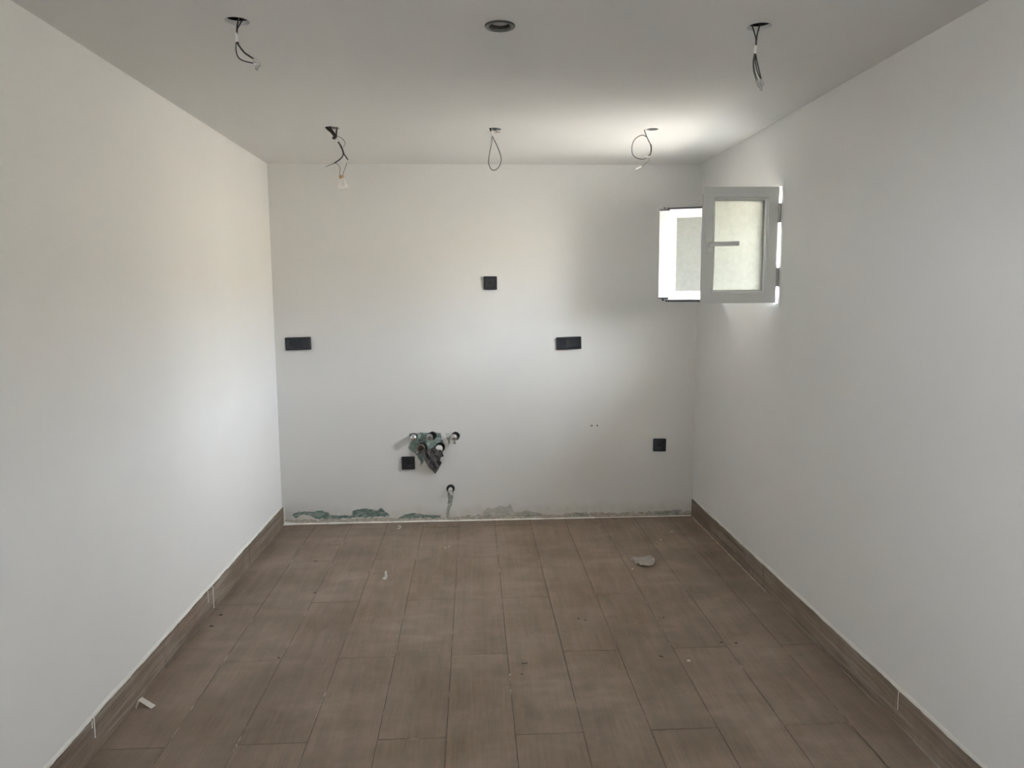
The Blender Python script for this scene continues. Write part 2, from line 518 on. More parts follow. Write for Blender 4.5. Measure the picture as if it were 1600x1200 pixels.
def axis_steps(a, b, dense):
    out, t = [], a
    while t < b - 1e-6:
        out.append(t)
        st = 0.09
        for d0, d1, ds in dense:
            if d0 - 1e-6 <= t < d1 - 1e-6:
                st = min(st, ds)
            elif t < d0 < t + st:
                st = d0 - t
        t += st
    out.append(b)
    return out
gx = axis_steps(XL - 0.02, XR + 0.02, [(XL - 0.02, XR + 0.02, 0.006), (-0.43, -0.08, 0.0026)])
gz = axis_steps(-0.12, H + 0.45, [(0.0, 0.15, 0.003), (0.15, 0.25, 0.0028), (0.33, 0.60, 0.0028)])
verts, cols, faces = [], [], []
def lerp3(a, b, t):
    return tuple(a[i] * (1 - t) + b[i] * t for i in range(3))
for z in gz:
    for x in gx:
        yo = 0.0
        c = PAINT
        if z < 0.62:
            n1 = noise.noise(Vector((x * 30, z * 30, 1.3))); n2 = noise.noise(Vector((x * 90, z * 90, 7.7))); n3 = noise.noise(Vector((x * 9, z * 5, 3.1)))
            n4 = noise.noise(Vector((x * 34, z * 70, 9.1)))
            top = 0.105 + 0.035 * n3 + 0.012 * n1          # unpainted band along the floor
            if z < top:
                t = min(1.0, (top - z) / 0.055)
                c = lerp3(c, PUTTY, 0.75 * t * (0.75 + 0.35 * n1))
            if z < 0.030 + 0.012 * n3 + 0.010 * n4:
                c = lerp3(c, BEIGE, max(0.0, min(0.85, 0.60 + 0.5 * n2)))
            px, pz = x + 0.006 * n1 + 0.004 * n2, z + 0.005 * noise.noise(Vector((x * 40, z * 40, 5.0))) + 0.003 * n2
            for poly, pc, amt in PATCH:
                if inside(poly, px, pz):
                    k = amt * max(0.62, min(1.0, 0.95 + 0.6 * n4 + 0.3 * n2))
                    tone = lerp3(pc, GREEN_PALE if pc == GREEN else PUTTY, max(0, min(0.6, 0.1 + 0.7 * n1)))
                    c = lerp3(c, tone, k)
                    yo = max(yo, 0.0012)
            for hx, hz, hr in HOLES:
                if (x - hx) ** 2 + (z - hz) ** 2 < hr * hr:
                    yo = 0.05
                    c = (0.20, 0.19, 0.17)
        verts.append((x, D + yo, z)); cols.append((*c, 1.0))
nx = len(gx)
for j in range(len(gz) - 1):
    for i in range(nx - 1):
        a = j * nx + i
        faces.append((a, a + 1, a + nx + 1, a + nx))
nb = len(verts)                                       # plain rear face so that the wall has its thickness
for x, z in ((gx[0], gz[0]), (gx[-1], gz[0]), (gx[-1], gz[-1]), (gx[0], gz[-1])):
    verts.append((x, D + T, z)); cols.append((*PAINT, 1))
faces.append((nb + 3, nb + 2, nb + 1, nb))
me = bpy.data.meshes.new('wall_back')
me.from_pydata(verts, [], faces)
at = me.color_attributes.new('paint', 'FLOAT_COLOR', 'POINT')
at.data.foreach_set('color', [v for c in cols for v in c])
me.update()
wall_back = tag(link('wall_back', me, 'backpaint'), kind='structure', label='white painted back wall with bare green patches along the floor')

# ------------------------------------------------------------------ ceiling with cut holes, concrete slab above it
CUT = [(-0.651, 2.225, 0.0335), (0.087, 2.232, 0.034), (0.838, 2.215, 0.034),
       (-0.638, 3.566, 0.034), (0.107, 3.575, 0.034), (0.848, 3.557, 0.030)]
bm = holed_sheet([(XL, YR), (XR, YR), (XR, D), (XL, D)], [circ(x, y, r, 36) for x, y, r in CUT], lambda u, v, w: (u, v, H + w), 0.0125)
tag(link('ceiling', bm, 'ceiling'), kind='structure', label='white suspended ceiling with round cut holes')
bm = bmesh.new(); box(bm, XL - T, XR + T, YR - T, D + T, H + 0.22, H + 0.47)
tag(link('ceiling_slab', bm, 'slab'), kind='structure', label='raw concrete slab above the suspended ceiling')

# ------------------------------------------------------------------ outside: ground, with unseen wall and overhang added for the light
bm = bmesh.new(); box(bm, XR + T, 30, -25, 30, -0.5, 0.30)
tag(link('ground', bm, 'ground'), kind='structure', label='pale sunlit ground outside the window')
bm = bmesh.new(); box(bm, -30, XL - T, -25, 30, -0.6, -0.03)  # unseen ground, kept low and dark so the ceiling gets less warm bounce
tag(link('ground_low_dark', bm, 'terrace'), kind='structure', label='unseen dark ground outside on the left, low to limit bounce')
bm = bmesh.new(); box(bm, 9.0, 9.25, -25, 30, 0.29, 2.83)  # wall added out of view to bounce warm light and mask low sky
box(bm, 8.95, 9.30, -25, 30, 2.83, 2.90)
tag(link('wall_bounce', bm, 'bounce_face'), kind='structure', label='cream wall added outside to bounce warm light inwards')

bm = bmesh.new(); box(bm, XR + T, XR + T + 0.36, YR - T, D + T, H + 0.29, H + 0.47)  # overhang added out of view to cut steep sky light at the window
tag(link('sky_blocker', bm, 'slab'), kind='structure', label='unseen projecting slab added above the window to block high sky')

# ------------------------------------------------------------------ baseboards of cut tile, caulk and drips
BH, BT = 0.112, 0.009
def baseboard(name, side, joints, label):
    xw = XL if side < 0 else XR
    s = 1 if side < 0 else -1
    root = bpy.data.objects.new(name, None); COL.objects.link(root)
    tag(root, kind='structure', label=label)
    for a, b in zip(joints, joints[1:]):
        bm = bmesh.new()
        x0, x1 = sorted((xw, xw + s * (BT + random.uniform(-0.0008, 0.0008))))
        dz = random.uniform(-0.003, 0.003)
        bevbox(bm, x0, x1, a + 0.0012, b - 0.0012, 0.0006, BH + dz, 0.0012)
        link('tile', bm, 'skirting', root)
    # bead of caulk and paint over the top edge
    def bead(nm, zc, r, xo, seed, mat='caulk', y0=joints[0], y1=joints[-1]):
        bm = bmesh.new(); y = y0; rings = []
        while y < y1:
            w = r * (1.0 + 0.40 * noise.noise(Vector((y * 13, seed, 0))) + 0.25 * noise.noise(Vector((y * 47, seed, 2))))
            zz = zc + 0.0035 * noise.noise(Vector((y * 5, seed, 4)))
            rings.append([bm.verts.new((xw + s * (xo + a_), y, zz + b_)) for a_, b_ in ((0, w), (0.6 * w, 0.55 * w), (w * 0.75, -0.2 * w), (0.4 * w, -0.75 * w), (0, -w))])
            y += 0.018
        for A, B in zip(rings, rings[1:]):
            for k in range(4):
                bm.faces.new((A[k], A[k + 1], B[k + 1], B[k]))
        return smooth(link(nm, bm, mat, root))
    bead('caulk_bead', BH + 0.006, 0.0085, 0.001, 3.0 + side)
    return root, bead
bl, _ = baseboard('baseboard_left', -1, [YR, 0.55, 1.64, 2.725, 3.80, D - 0.004], 'brown tile skirting along the left wall')
br, bead_r = baseboard('baseboard_right', 1, [YR, 0.06, 1.14, 2.225, 3.325, D - 0.004], 'brown tile skirting along the right wall')
for (y, z1, ln, r) in ((3.190, 0.116, 0.050, 0.0016), (3.252, 0.112, 0.098, 0.0020), (2.202, 0.118, 0.062, 0.0020), (2.19, 0.116, 0.022, 0.0016)):
    bm = bmesh.new()
    tube(bm, [(XL + BT + 0.0005, y, z1), (XL + BT + 0.001, y - 0.001, z1 - ln * 0.5), (XL + BT + 0.001, y - 0.002, z1 - ln)], r, 8, 5)
    lathe(bm, [(0, -0.002), (r * 1.3, -0.001), (r * 1.5, 0.0015), (0, 0.004)], (XL + BT + 0.001, y - 0.002, z1 - ln), '-Z', 8)
    smooth(link('paint_drip', bm, 'drip', bl))
bm = bmesh.new()
tube(bm, [(XR - BT - 0.0005, 2.20, 0.114), (XR - BT - 0.001, 2.20, 0.085), (XR - BT - 0.001, 2.199, 0.052)], 0.0013, 8, 5)
smooth(link('paint_drip', bm, 'drip', br))
# pale joint line along the foot of the right skirting, worn through in places
yy = 1.4
for k, (a, b) in enumerate(((3.25, D - 0.004), (2.72, 3.16), (2.30, 2.60), (1.75, 2.12))):
    bm = bmesh.new(); rings = []; y = a
    while y <= b:
        t = min(1.0, (y - a) / 0.05, (b - y) / 0.05 + 0.15)
        w = (0.0026 if k == 0 else 0.0016) * (1 + 0.5 * noise.noise(Vector((y * 21, 8, k)))) * max(0.15, t)
        rings.append([bm.verts.new((XR - BT - dx, y, dz)) for dx, dz in ((0, w), (w * 0.7, w * 0.6), (w * 1.2, 0.0002))])
        y += 0.02
    for A, B in zip(rings, rings[1:]):
        for q in range(2):
            bm.faces.new((A[q], A[q + 1], B[q + 1], B[q]))
    smooth(link('grout_line', bm, 'old_grout', br))
# white bead where the back wall meets the floor
bm = bmesh.new(); rings = []; x = XL
while x <= XR:
    w = 0.0068 * (1 + 0.35 * noise.noise(Vector((x * 12, 0, 5))) + 0.3 * noise.noise(Vector((x * 40, 3, 1)))) * (1.0 if x < 0.75 else 0.6)
    if x < XL + 0.10:
        w += 0.010 * (1 - (x - XL) / 0.10)
    rings.append([bm.verts.new((x, D - dy, dz)) for dy, dz in ((0, w), (w * 0.8, w * 0.7), (w * 1.3, 0.0002))])
    x += 0.012
for A, B in zip(rings, rings[1:]):
    for q in range(2):
        bm.faces.new((A[q], A[q + 1], B[q + 1], B[q]))
tag(smooth(link('trim_1', bm, 'caulk')), kind='structure', label='uneven white bead along the foot of the back wall')
bm = bmesh.new()
tube(bm, [(XL + BT + 0.003, D - 0.006, 0.002), (XL + BT + 0.004, D - 0.006, 0.05), (XL + BT + 0.001, D - 0.004, 0.112)], 0.005, 8, 5)
tag(smooth(link('trim_2', bm, 'caulk')), kind='structure', label='white caulk in the back left corner above the floor')

# ================================================================== WINDOW
FD = 0.062                                            # depth of the frame
bm = bmesh.new()
put = lambda u, v, d: (XR - 0.0015 + d, u, v)
frame_sweep(bm, WIN[0], WIN[1], WIN[2], WIN[3], [(0, 0), (0.020, 0), (0.022, 0.022), (0.040, 0.022), (0.040, 0.036), (0.047, 0.036), (0.047, FD), (0, FD)], put)
window = tag(link('window_1', bm, 'pvc'), kind='structure', label='small white double casement window standing open')
bm = bmesh.new()                                      # outer sill
box(bm, XR + 0.057, XR + T + 0.03, WIN[0], WIN[1], WIN[2] - 0.001, WIN[2] + 0.012)
link('window_sill', bm, 'slate', window)

SZ0, SZ1 = 1.356, 1.868
def pbox(bm, pt, u0, u1, v0, v1, d0, d1):
    vs = box(bm, u0, u1, v0, v1, d0, d1)
    for q in vs:
        q.co = Vector(pt(*q.co))
# local sash frame: u = distance from the hinge, v = height, d = 0 room face .. 0.058 outer face
SPROF = [(0, 0), (0.044, 0), (0.048, 0.004), (0.052, 0.004), (0.056, 0.014), (0.058, 0.024), (0.058, 0.034), (0.052, 0.050), (0.050, 0.058), (0.012, 0.058), (0.012, 0.020), (0, 0.018)]
PIN1 = (XR - 0.010, 3.300)
PIN2 = (XR - 0.010, 4.032)
put1 = lambda u, v, d: (PIN1[0] - u, PIN1[1] + d, v)
EPS = math.radians(20.0)                             # the far casement stands a little past square
put2 = lambda u, v, d: (PIN2[0] - u * math.cos(EPS) - d * math.sin(EPS), PIN2[1] + u * math.sin(EPS) - d * math.cos(EPS), v)
for idx, (pt, w, lbl) in enumerate(((put1, 0.340, 'casement swung open towards the room with a lever handle'), (put2, 0.305, 'far casement standing open in front of the back wall'))):
    bm = bmesh.new()
    frame_sweep(bm, 0, w, SZ0, SZ1, SPROF, pt)
    s = tag(link('sash', bm, 'pvc', window), lbl)
    bm = bmesh.new()
    pbox(bm, pt, 0.055, w - 0.055, SZ0 + 0.055, SZ1 - 0.055, 0.026, 0.032)
    tag(link('pane', bm, 'frost', s), 'frosted glass pane')
    for side, dd in (('in', (0.016, 0.026)), ('out', (0.032, 0.040))):   # thin glazing gasket
        bm = bmesh.new()
        frame_sweep(bm, 0.0545, w - 0.0545, SZ0 + 0.0545, SZ1 - 0.0545, [(0, dd[0]), (0.0045, dd[0] + 0.002), (0.0045, dd[1]), (0, dd[1])], pt)
        link('glazing_gasket', bm, 'hinge', s)
    if idx == 0:
        # handle: rosette, neck, lever (parts of one handle)
        bm = bmesh.new()
        hx, hz = PIN1[0] - 0.312, 1.612
        bevbox(bm, hx - 0.014, hx + 0.014, PIN1[1] - 0.010, PIN1[1] + 0.001, hz - 0.034, hz + 0.034, 0.004, 2)
        hd = tag(smooth(link('handle', bm, 'pvc', s)), 'white lever handle')
        bm = bmesh.new()
        lathe(bm, [(0.0, -0.002), (0.0095, -0.002), (0.0095, 0.040), (0.007, 0.044), (0, 0.044)], (hx, PIN1[1] - 0.008, hz + 0.006), '-Y', 16)
        bevbox(bm, hx - 0.012, hx + 0.119, PIN1[1] - 0.057, PIN1[1] - 0.041, hz - 0.004, hz + 0.015, 0.005, 3)
        for v in bm.verts:                            # slight downward sweep of the lever near the neck
            if v.co.x < hx + 0.05:
                v.co.z -= 0.004 * (1 - max(0, (v.co.x - hx + 0.012) / 0.062))
        smooth(link('lever', bm, 'pvc', s))
        bm = bmesh.new()                              # lock strip along the free edge
        box(bm, PIN1[0] - 0.3405, PIN1[0] - 0.3385, PIN1[1] + 0.006, PIN1[1] + 0.016, SZ0 + 0.03, SZ1 - 0.03)
        link('lock_strip', bm, 'hinge', s)
    else:
        # meeting stile screwed on the free edge, with dark end caps
        bm = bmesh.new()
        u0, u1 = w - 0.022, w + 0.030
        pbox(bm, pt, u0, u1, SZ0 + 0.024, SZ1 - 0.020, 0.058, 0.074)
        pbox(bm, pt, w, u1 - 0.016, SZ0 + 0.024, SZ1 - 0.020, 0.012, 0.060)
        tag(link('meeting_stile', bm, 'pvc', s), 'white meeting stile with dark end caps')
        for za, zb, sg in ((SZ1 - 0.020, SZ1 - 0.011, 1), (SZ0 + 0.015, SZ0 + 0.024, -1)):
            bm = bmesh.new()
            pbox(bm, pt, u0 - 0.001, u1 + 0.001, za, zb, 0.010, 0.075)
            pbox(bm, pt, u1 - 0.026, u1 - 0.016, (za + 0.002) if sg > 0 else za - 0.009, zb + 0.012 if sg > 0 else zb, 0.012, 0.052)
            link('end_cap', bm, 'gasket', s)
        for zz in (SZ1 - 0.0035, SZ0 + 0.0035):       # dark strip paints the shade line on the flange, head and foot
            bm = bmesh.new()
            pbox(bm, pt, 0.006, w - 0.004, zz - 0.004, zz + 0.004, 0.0175, 0.024)
            link('shade_strip', bm, 'gasket', s)
# hinges on the frame
for (px, py) in (PIN1, PIN2):
    for z0 in (1.711, 1.428):
        bm = bmesh.new()
        sgn = -1 if py < 3.6 else 1
        lathe(bm, [(0, 0), (0.0075, 0), (0.0075, 0.040), (0.0068, 0.041), (0.0068, 0.043), (0.0075, 0.044), (0.0075, 0.086), (0, 0.086)], (px + 0.0045, py + sgn * 0.002, z0 + 0.086), '-Z', 14)
        bevbox(bm, px + 0.002, px + 0.0085, min(py, py - sgn * 0.022), max(py, py - sgn * 0.022), z0 + 0.002, z0 + 0.040, 0.001)
        smooth(link('hinge', bm, 'hinge', window))

# ================================================================== BLACK SOCKETS
def socket_unit(root, cx, cz, w, h, n):
    """plate with n round wells; local x right, z up, -y out of the wall"""
    t = 0.010
    xs = [0] if n == 1 else [-0.0355, 0.0355]
    bm = holed_sheet(rrect(w, h, 0.005, 4), [circ(x, 0, 0.0205, 28) for x in xs], lambda u, v, q: (u, -t + q, v), t - 0.0005)
    link('plate', bm, 'blackplate', root)
    bm = bmesh.new()
    frame_sweep(bm, -w / 2 + 0.007, w / 2 - 0.007, -h / 2 + 0.007, h / 2 - 0.007, [(0, -t), (0.002, -t - 0.0018), (0.0045, -t - 0.0018), (0.006, -t)], lambda u, v, d: (u, d, v))
    link('inner_rim', bm, 'blackwell', root)
    for x in xs:
        bm = bmesh.new()
        lathe(bm, [(0.0205, t), (0.0218, t + 0.0012), (0.0195, t + 0.0012), (0.0190, 0.0035), (0.0, 0.0035)], (x, 0, 0), '-Y', 28)
        wl = smooth(link('socket_well', bm, 'blackwell', root))
        bm = bmesh.new()
        for sx in (-0.0095, 0.0095):
            lathe(bm, [(0.0036, 0.0034), (0.0036, 0.0044), (0.0024, 0.0044), (0.0024, 0.0036), (0, 0.0036)], (x + sx, 0, 0), '-Y', 12)
        link('contact_holes', bm, 'ring_dark', wl)
        for sz in (-1, 1):
            bm = bmesh.new()
            bevbox(bm, x - 0.0022, x + 0.0022, -0.0085, -0.0035, sz * 0.0165 - 0.0012, sz * 0.0165 + 0.0012, 0.0006)
            link('earth_clip', bm, 'pin', wl)

def place_socket(name, label, x, z, n, tilt=0.0):
    r = thing(name, label, 'socket', (x, D, z), (0, math.radians(tilt), 0), 'black wall sockets')
    socket_unit(r, x, z, 0.0805 if n == 1 else 0.152, 0.0805 if n == 1 else 0.0765, n)
place_socket('wall_socket', 'black single socket alone high in the middle of the back wall', 0.106, 1.470, 1)
place_socket('double_wall_socket', 'black double socket beside the left wall', -1.048, 1.116, 2, -1.3)
place_socket('double_wall_socket', 'black double socket right of the centre of the back wall', 0.582, 1.104, 2, -2.0)
place_socket('wall_socket', 'black single socket low beside the right wall', 1.154, 0.462, 1, 1.0)
place_socket('wall_socket', 'black single socket below the water pipes', -0.409, 0.375, 1)

# two screw anchors
for (x, z, r, nm, lb) in ((0.727, 0.590, 0.0068, 'wall_plug', 'larger ring shaped grey wall plug right of the pipes'), (0.761, 0.590, 0.0048, 'wall_plug', 'smaller dark wall plug hole beside the ring shaped plug')):
    t = thing(nm, lb, 'wall plug', (x, D, z), group='wall plugs')
    bm = bmesh.new(); lathe(bm, [(r * 0.55, -0.004), (r * 0.55, 0.0012), (r * 0.7, 0.0018), (r, 0.0012), (r, -0.002)], (0, 0, 0), '-Y', 18)
    smooth(link('collar', bm, 'plug_grey', t))
    bm = bmesh.new(); lathe(bm, [(r * 0.56, -0.003), (r * 0.5, 0.0004), (0, 0.0003)], (0, 0, 0), '-Y', 14)
    link('core', bm, 'plug_core' if r > 0.005 else 'plug_grey', t)

# ================================================================== WATER PIPES
t = thing('pipe_plug', 'round chrome plug at the left end of the upper pipe row', 'pipe', (-0.372, D, 0.537), group='pipe ends in the back wall')
bm = bmesh.new(); lathe(bm, [(0.015, -0.002), (0.015, 0.012), (0.0205, 0.014), (0.0215, 0.024), (0.021, 0.038), (0.017, 0.046), (0.009, 0.050), (0, 0.051)])
smooth(link('cap', bm, 'chrome', t))
bm = bmesh.new(); bevbox(bm, -0.0055, 0.0055, -0.0565, -0.049, -0.0055, 0.0055, 0.001); link('square_key', bm, 'dull_metal', t)
bm = bmesh.new(); lathe(bm, [(0.0175, 0.001), (0.024, 0.001), (0.0245, 0.004), (0.017, 0.006)]); smooth(link('collar', bm, 'rubber', t))

t = thing('pipe_stub', 'chrome threaded pipe stub in the middle of the upper pipe row', 'pipe', (-0.272, D, 0.540), group='pipe ends in the back wall')
bm = bmesh.new()
prof = [(0.0115, -0.045), (0.0115, 0.006)]
for k in range(7):
    prof += [(0.0148, 0.007 + k * 0.004), (0.0132, 0.009 + k * 0.004)]
prof += [(0.0145, 0.037), (0.0175, 0.038), (0.0175, 0.052), (0.014, 0.056), (0, 0.0565)]
lathe(bm, prof); smooth(link('threaded_body', bm, 'chrome', t), 30)
bm = bmesh.new(); lathe(bm, [(0.016, 0.016), (0.0195, 0.016), (0.0195, 0.026), (0.016, 0.026)], seg=6); link('hex_nut', bm, 'dull_metal', t)

t = thing('angle_valve', 'chrome angle valve at the right end of the upper pipe row', 'valve', (-0.125, D, 0.537), group='pipe ends in the back wall')
bm = bmesh.new(); lathe(bm, [(0.0105, -0.045), (0.0105, 0.004), (0.015, 0.006), (0.0185, 0.012), (0.0185, 0.034), (0.014, 0.042), (0, 0.044)])
smooth(link('valve_body', bm, 'chrome', t))
bm = bmesh.new(); lathe(bm, [(0.0085, -0.002), (0.0085, 0.022), (0.0105, 0.024), (0.0105, 0.032), (0.006, 0.034), (0, 0.034)], (0.002, -0.024, -0.010), '-Z', 18)
smooth(link('outlet', bm, 'chrome', t))
bm = bmesh.new(); lathe(bm, [(0.008, 0.040), (0.0125, 0.044), (0.0125, 0.056), (0.008, 0.059), (0, 0.0592)], seg=18)
smooth(link('turn_knob', bm, 'dull_metal', t))

t = thing('drain_pipe', 'dusty copper coloured pipe end partly under the plastic bag', 'pipe', (-0.329, D, 0.466), group='pipe ends in the back wall')
bm = bmesh.new(); lathe(bm, [(0.021, -0.045), (0.021, 0.020), (0.024, 0.021), (0.024, 0.030), (0.018, 0.030), (0.017, -0.02), (0, -0.02)])
smooth(link('pipe', bm, 'copper', t))
bm = bmesh.new(); lathe(bm, [(0.0215, 0.003), (0.0265, 0.003), (0.0265, 0.009), (0.0215, 0.009)], seg=24); smooth(link('clamp_ring', bm, 'dull_metal', t))

t = thing('drain_pipe', 'pale capped pipe end at the upper right corner of the plastic bag', 'pipe', (-0.216, D, 0.467), group='pipe ends in the back wall')
bm = bmesh.new(); lathe(bm, [(0.016, -0.045), (0.016, 0.012), (0.0205, 0.014), (0.0205, 0.030), (0.018, 0.035), (0.010, 0.037), (0, 0.0372)])
smooth(link('pipe', bm, 'whitepipe', t))
bm = bmesh.new(); lathe(bm, [(0.0205, 0.018), (0.0225, 0.019), (0.0225, 0.027), (0.0205, 0.028)], seg=24); smooth(link('cap_ring', bm, 'chrome', t))

t = thing('waste_pipe', 'white pipe end with dark rubber ring low above the floor', 'pipe', (-0.152, D, 0.205), group='pipe ends in the back wall')
bm = bmesh.new(); lathe(bm, [(0.010, -0.045), (0.010, 0.020), (0.0135, 0.022), (0.0135, 0.036), (0.010, 0.039), (0.005, 0.038), (0.004, 0.030), (0, 0.030)])
smooth(link('pipe', bm, 'whitepipe', t))
bm = bmesh.new(); lathe(bm, [(0.013, -0.010), (0.0135, 0.004), (0.018, 0.006), (0.0225, 0.004), (0.0235, -0.010)], seg=26); smooth(link('rubber_ring', bm, 'rubber', t))
bm = bmesh.new(); tube(bm, [(0.001, -0.014, -0.010), (0.003, -0.012, -0.022), (0.004, -0.006, -0.034)], 0.0085, 12, 4, 0.006); smooth(link('elbow', bm, 'whitepipe', t))

# crumpled plastic bag hanging from the two lower pipes
def crumple(name, outline, n, zfun, put3, mat, thick, parent=None, seed=1):
    rnd = random.Random(seed)
    pts = [Vector(p) for p in outline]
    dense = []
    for i, p in enumerate(pts):
        q = pts[(i + 1) % len(pts)]
        m = max(1, int((q - p).length / 0.012))
        for k in range(m):
            dense.append(p.lerp(q, k / m) + Vector((rnd.uniform(-.0012, .0012), rnd.uniform(-.0012, .0012))))
    nb_ = len(dense)
    xs = [p[0] for p in pts]; ys = [p[1] for p in pts]
    poly = [(p.x, p.y) for p in dense]
    inner = []
    while len(inner) < n:
        x, y = rnd.uniform(min(xs), max(xs)), rnd.uniform(min(ys), max(ys))
        if inside(poly, x, y):
            inner.append(Vector((x, y)))
    v, e, f, _, _, _ = geometry.delaunay_2d_cdt(dense + inner, [], [list(range(nb_))], 1, 1e-5)
    bm = bmesh.new()
    bv = [bm.verts.new(put3(p.x, p.y, zfun(p.x, p.y, rnd))) for p in v]
    for fc in f:
        try:
            bm.faces.new([bv[i] for i in fc])
        except Exception:
            pass
    o = link(name, bm, mat, parent)
    md = o.modifiers.new('thickness', 'SOLIDIFY'); md.thickness = thick; md.offset = 0
    return o
BAG = [(-0.351, 0.443), (-0.325, 0.462), (-0.280, 0.470), (-0.24, 0.469), (-0.205, 0.462), (-0.196, 0.449), (-0.189, 0.42), (-0.207, 0.415), (-0.213, 0.392), (-0.201, 0.381), (-0.222, 0.340), (-0.243, 0.307), (-0.276, 0.342), (-0.308, 0.394), (-0.316, 0.428), (-0.352, 0.437)]
def bag_h(x, z, rnd):
    top = max(0, min(1, (z - 0.307) / 0.16))
    fold = math.sin((x + 0.45 * z) * 150) * 0.008
    return 0.016 + 0.030 * top * (1 - 0.3 * math.sin((x + 0.35) * 20)) + fold + rnd.uniform(-0.006, 0.006)
t = thing('plastic_bag', 'crumpled dark grey plastic bag hanging from the lower pipe ends', 'bag', (0, D, 0))
crumple('bag_sheet', BAG, 120, bag_h, lambda x, z, h: (x, -h, z), 'bag', 0.0006, t, 3)
BAG2 = [(x * 0.86 - 0.037, 0.395 + (z - 0.395) * 0.8 + 0.012) for x, z in BAG]
crumple('bag_fold', BAG2, 60, lambda x, z, r_: bag_h(x, z, r_) + 0.008 + r_.uniform(-0.004, 0.004), lambda x, z, h: (x, -h, z), 'bag', 0.0006, t, 9)

# ================================================================== CEILING LIGHT POINTS
def at(y, pts, wob=0.0, seed=0):
    rnd = random.Random(seed)
    return [(x, y + (rnd.uniform(-wob, wob) if i else 0), z) for i, (x, z) in enumerate(pts)]
def wire(name, root, y, pts, r, mat, wob=0.004, seed=1, r_end=None, label=None):
    bm = bmesh.new()
    tube(bm, at(y, pts, wob, seed), r, 8, 6, r_end)
    o = smooth(link(name, bm, mat, root), 60)
    if label:
        o['label'] = label
    return o
Yf, Yb = 2.22, 3.565
G = 'loose ceiling light wires'
# front left
t = thing('ceiling_wire', 'black and grey wires from the ceiling hole nearest the left wall in front', 'wire', group=G)
wire('wire', t, Yf, [(-0.636, 2.235), (-0.642, 2.190), (-0.647, 2.165), (-0.651, 2.15), (-0.652, 2.130)], 0.0021, 'wire_black', 0.001, 1)
wire('wire', t, Yf, [(-0.620, 2.230), (-0.628, 2.185), (-0.642, 2.158), (-0.650, 2.144), (-0.651, 2.130)], 0.0021, 'wire_black', 0.001, 2)
wire('cable_sheath', t, Yf, [(-0.653, 2.133), (-0.652, 2.122), (-0.653, 2.109)], 0.0038, 'sleeve', 0)
wire('wire', t, Yf, [(-0.652, 2.111), (-0.647, 2.098), (-0.634, 2.081), (-0.62, 2.071), (-0.609, 2.064)], 0.0024, 'wire_black', 0.002, 3)
wire('wire', t, Yf, [(-0.655, 2.111), (-0.651, 2.103), (-0.645, 2.096), (-0.636, 2.085)], 0.0015, 'wire_black', 0.003, 4)
wire('wire', t, Yf, [(-0.655, 2.111), (-0.657, 2.088), (-0.652, 2.069), (-0.638, 2.059), (-0.611, 2.053)], 0.0018, 'wire_grey', 0.002, 5)
for (x, z, a) in ((-0.602, 2.058, 25), (-0.600, 2.049, 8), (-0.598, 2.043, -50)):
    bm = bmesh.new(); bevbox(bm, -0.010, 0.010, -0.0035, 0.0035, -0.0038, 0.0038, 0.0015)
    o = link('terminal', bm, 'clear_con', t); o.location = (x, Yf, z); o.rotation_euler = (0, math.radians(a), 0.2)
    bm = bmesh.new(); lathe(bm, [(0, 0), (0.0022, 0), (0.0022, 0.003), (0, 0.003)], (0.002, 0, 0), '-Y', 10)
    link('screw', bm, 'dull_metal', o)
# front right
t = thing('ceiling_wire', 'straight hanging wires from the front ceiling hole nearest the right wall', 'wire', group=G)
wire('wire', t, Yf, [(0.806, 2.235), (0.812, 2.190), (0.825, 2.155), (0.831, 2.136), (0.831, 2.113)], 0.0020, 'wire_black', 0.001, 1)
wire('wire', t, Yf, [(0.856, 2.235), (0.846, 2.190), (0.836, 2.151), (0.833, 2.132), (0.832, 2.113)], 0.0020, 'wire_black', 0.001, 2)
wire('wire', t, Yf, [(0.866, 2.200), (0.853, 2.178), (0.846, 2.185)], 0.0016, 'wire_grey', 0.001, 2)
wire('cable_sheath', t, Yf, [(0.8315, 2.116), (0.831, 2.105), (0.830, 2.093)], 0.0036, 'sleeve', 0)
wire('wire', t, Yf, [(0.831, 2.095), (0.835, 2.076), (0.844, 2.045), (0.851, 2.022)], 0.0017, 'wire_black', 0.002, 3)
wire('wire', t, Yf, [(0.830, 2.095), (0.832, 2.068), (0.838, 2.043), (0.849, 2.022)], 0.0017, 'wire_black', 0.002, 4)
wire('wire', t, Yf, [(0.828, 2.095), (0.825, 2.068), (0.828, 2.043), (0.838, 2.015)], 0.0017, 'wire_green', 0.002, 5)
wire('wire', t, Yf, [(0.829, 2.095), (0.828, 2.064), (0.832, 2.041), (0.841, 2.018)], 0.0015, 'wire_green', 0.002, 6)
for (x, z, a) in ((0.853, 2.013, 65), (0.842, 2.009, 60), (0.850, 2.000, 70)):
    bm = bmesh.new(); bevbox(bm, -0.011, 0.011, -0.0035, 0.0035, -0.0036, 0.0036, 0.0015)
    o = link('terminal', bm, 'clear_con', t); o.location = (x, Yf, z); o.rotation_euler = (0, math.radians(a), 0.2)
    bm = bmesh.new(); lathe(bm, [(0, 0), (0.0022, 0), (0.0022, 0.003), (0, 0.003)], (0.002, 0, 0), '-Y', 10)
    link('screw', bm, 'dull_metal', o)
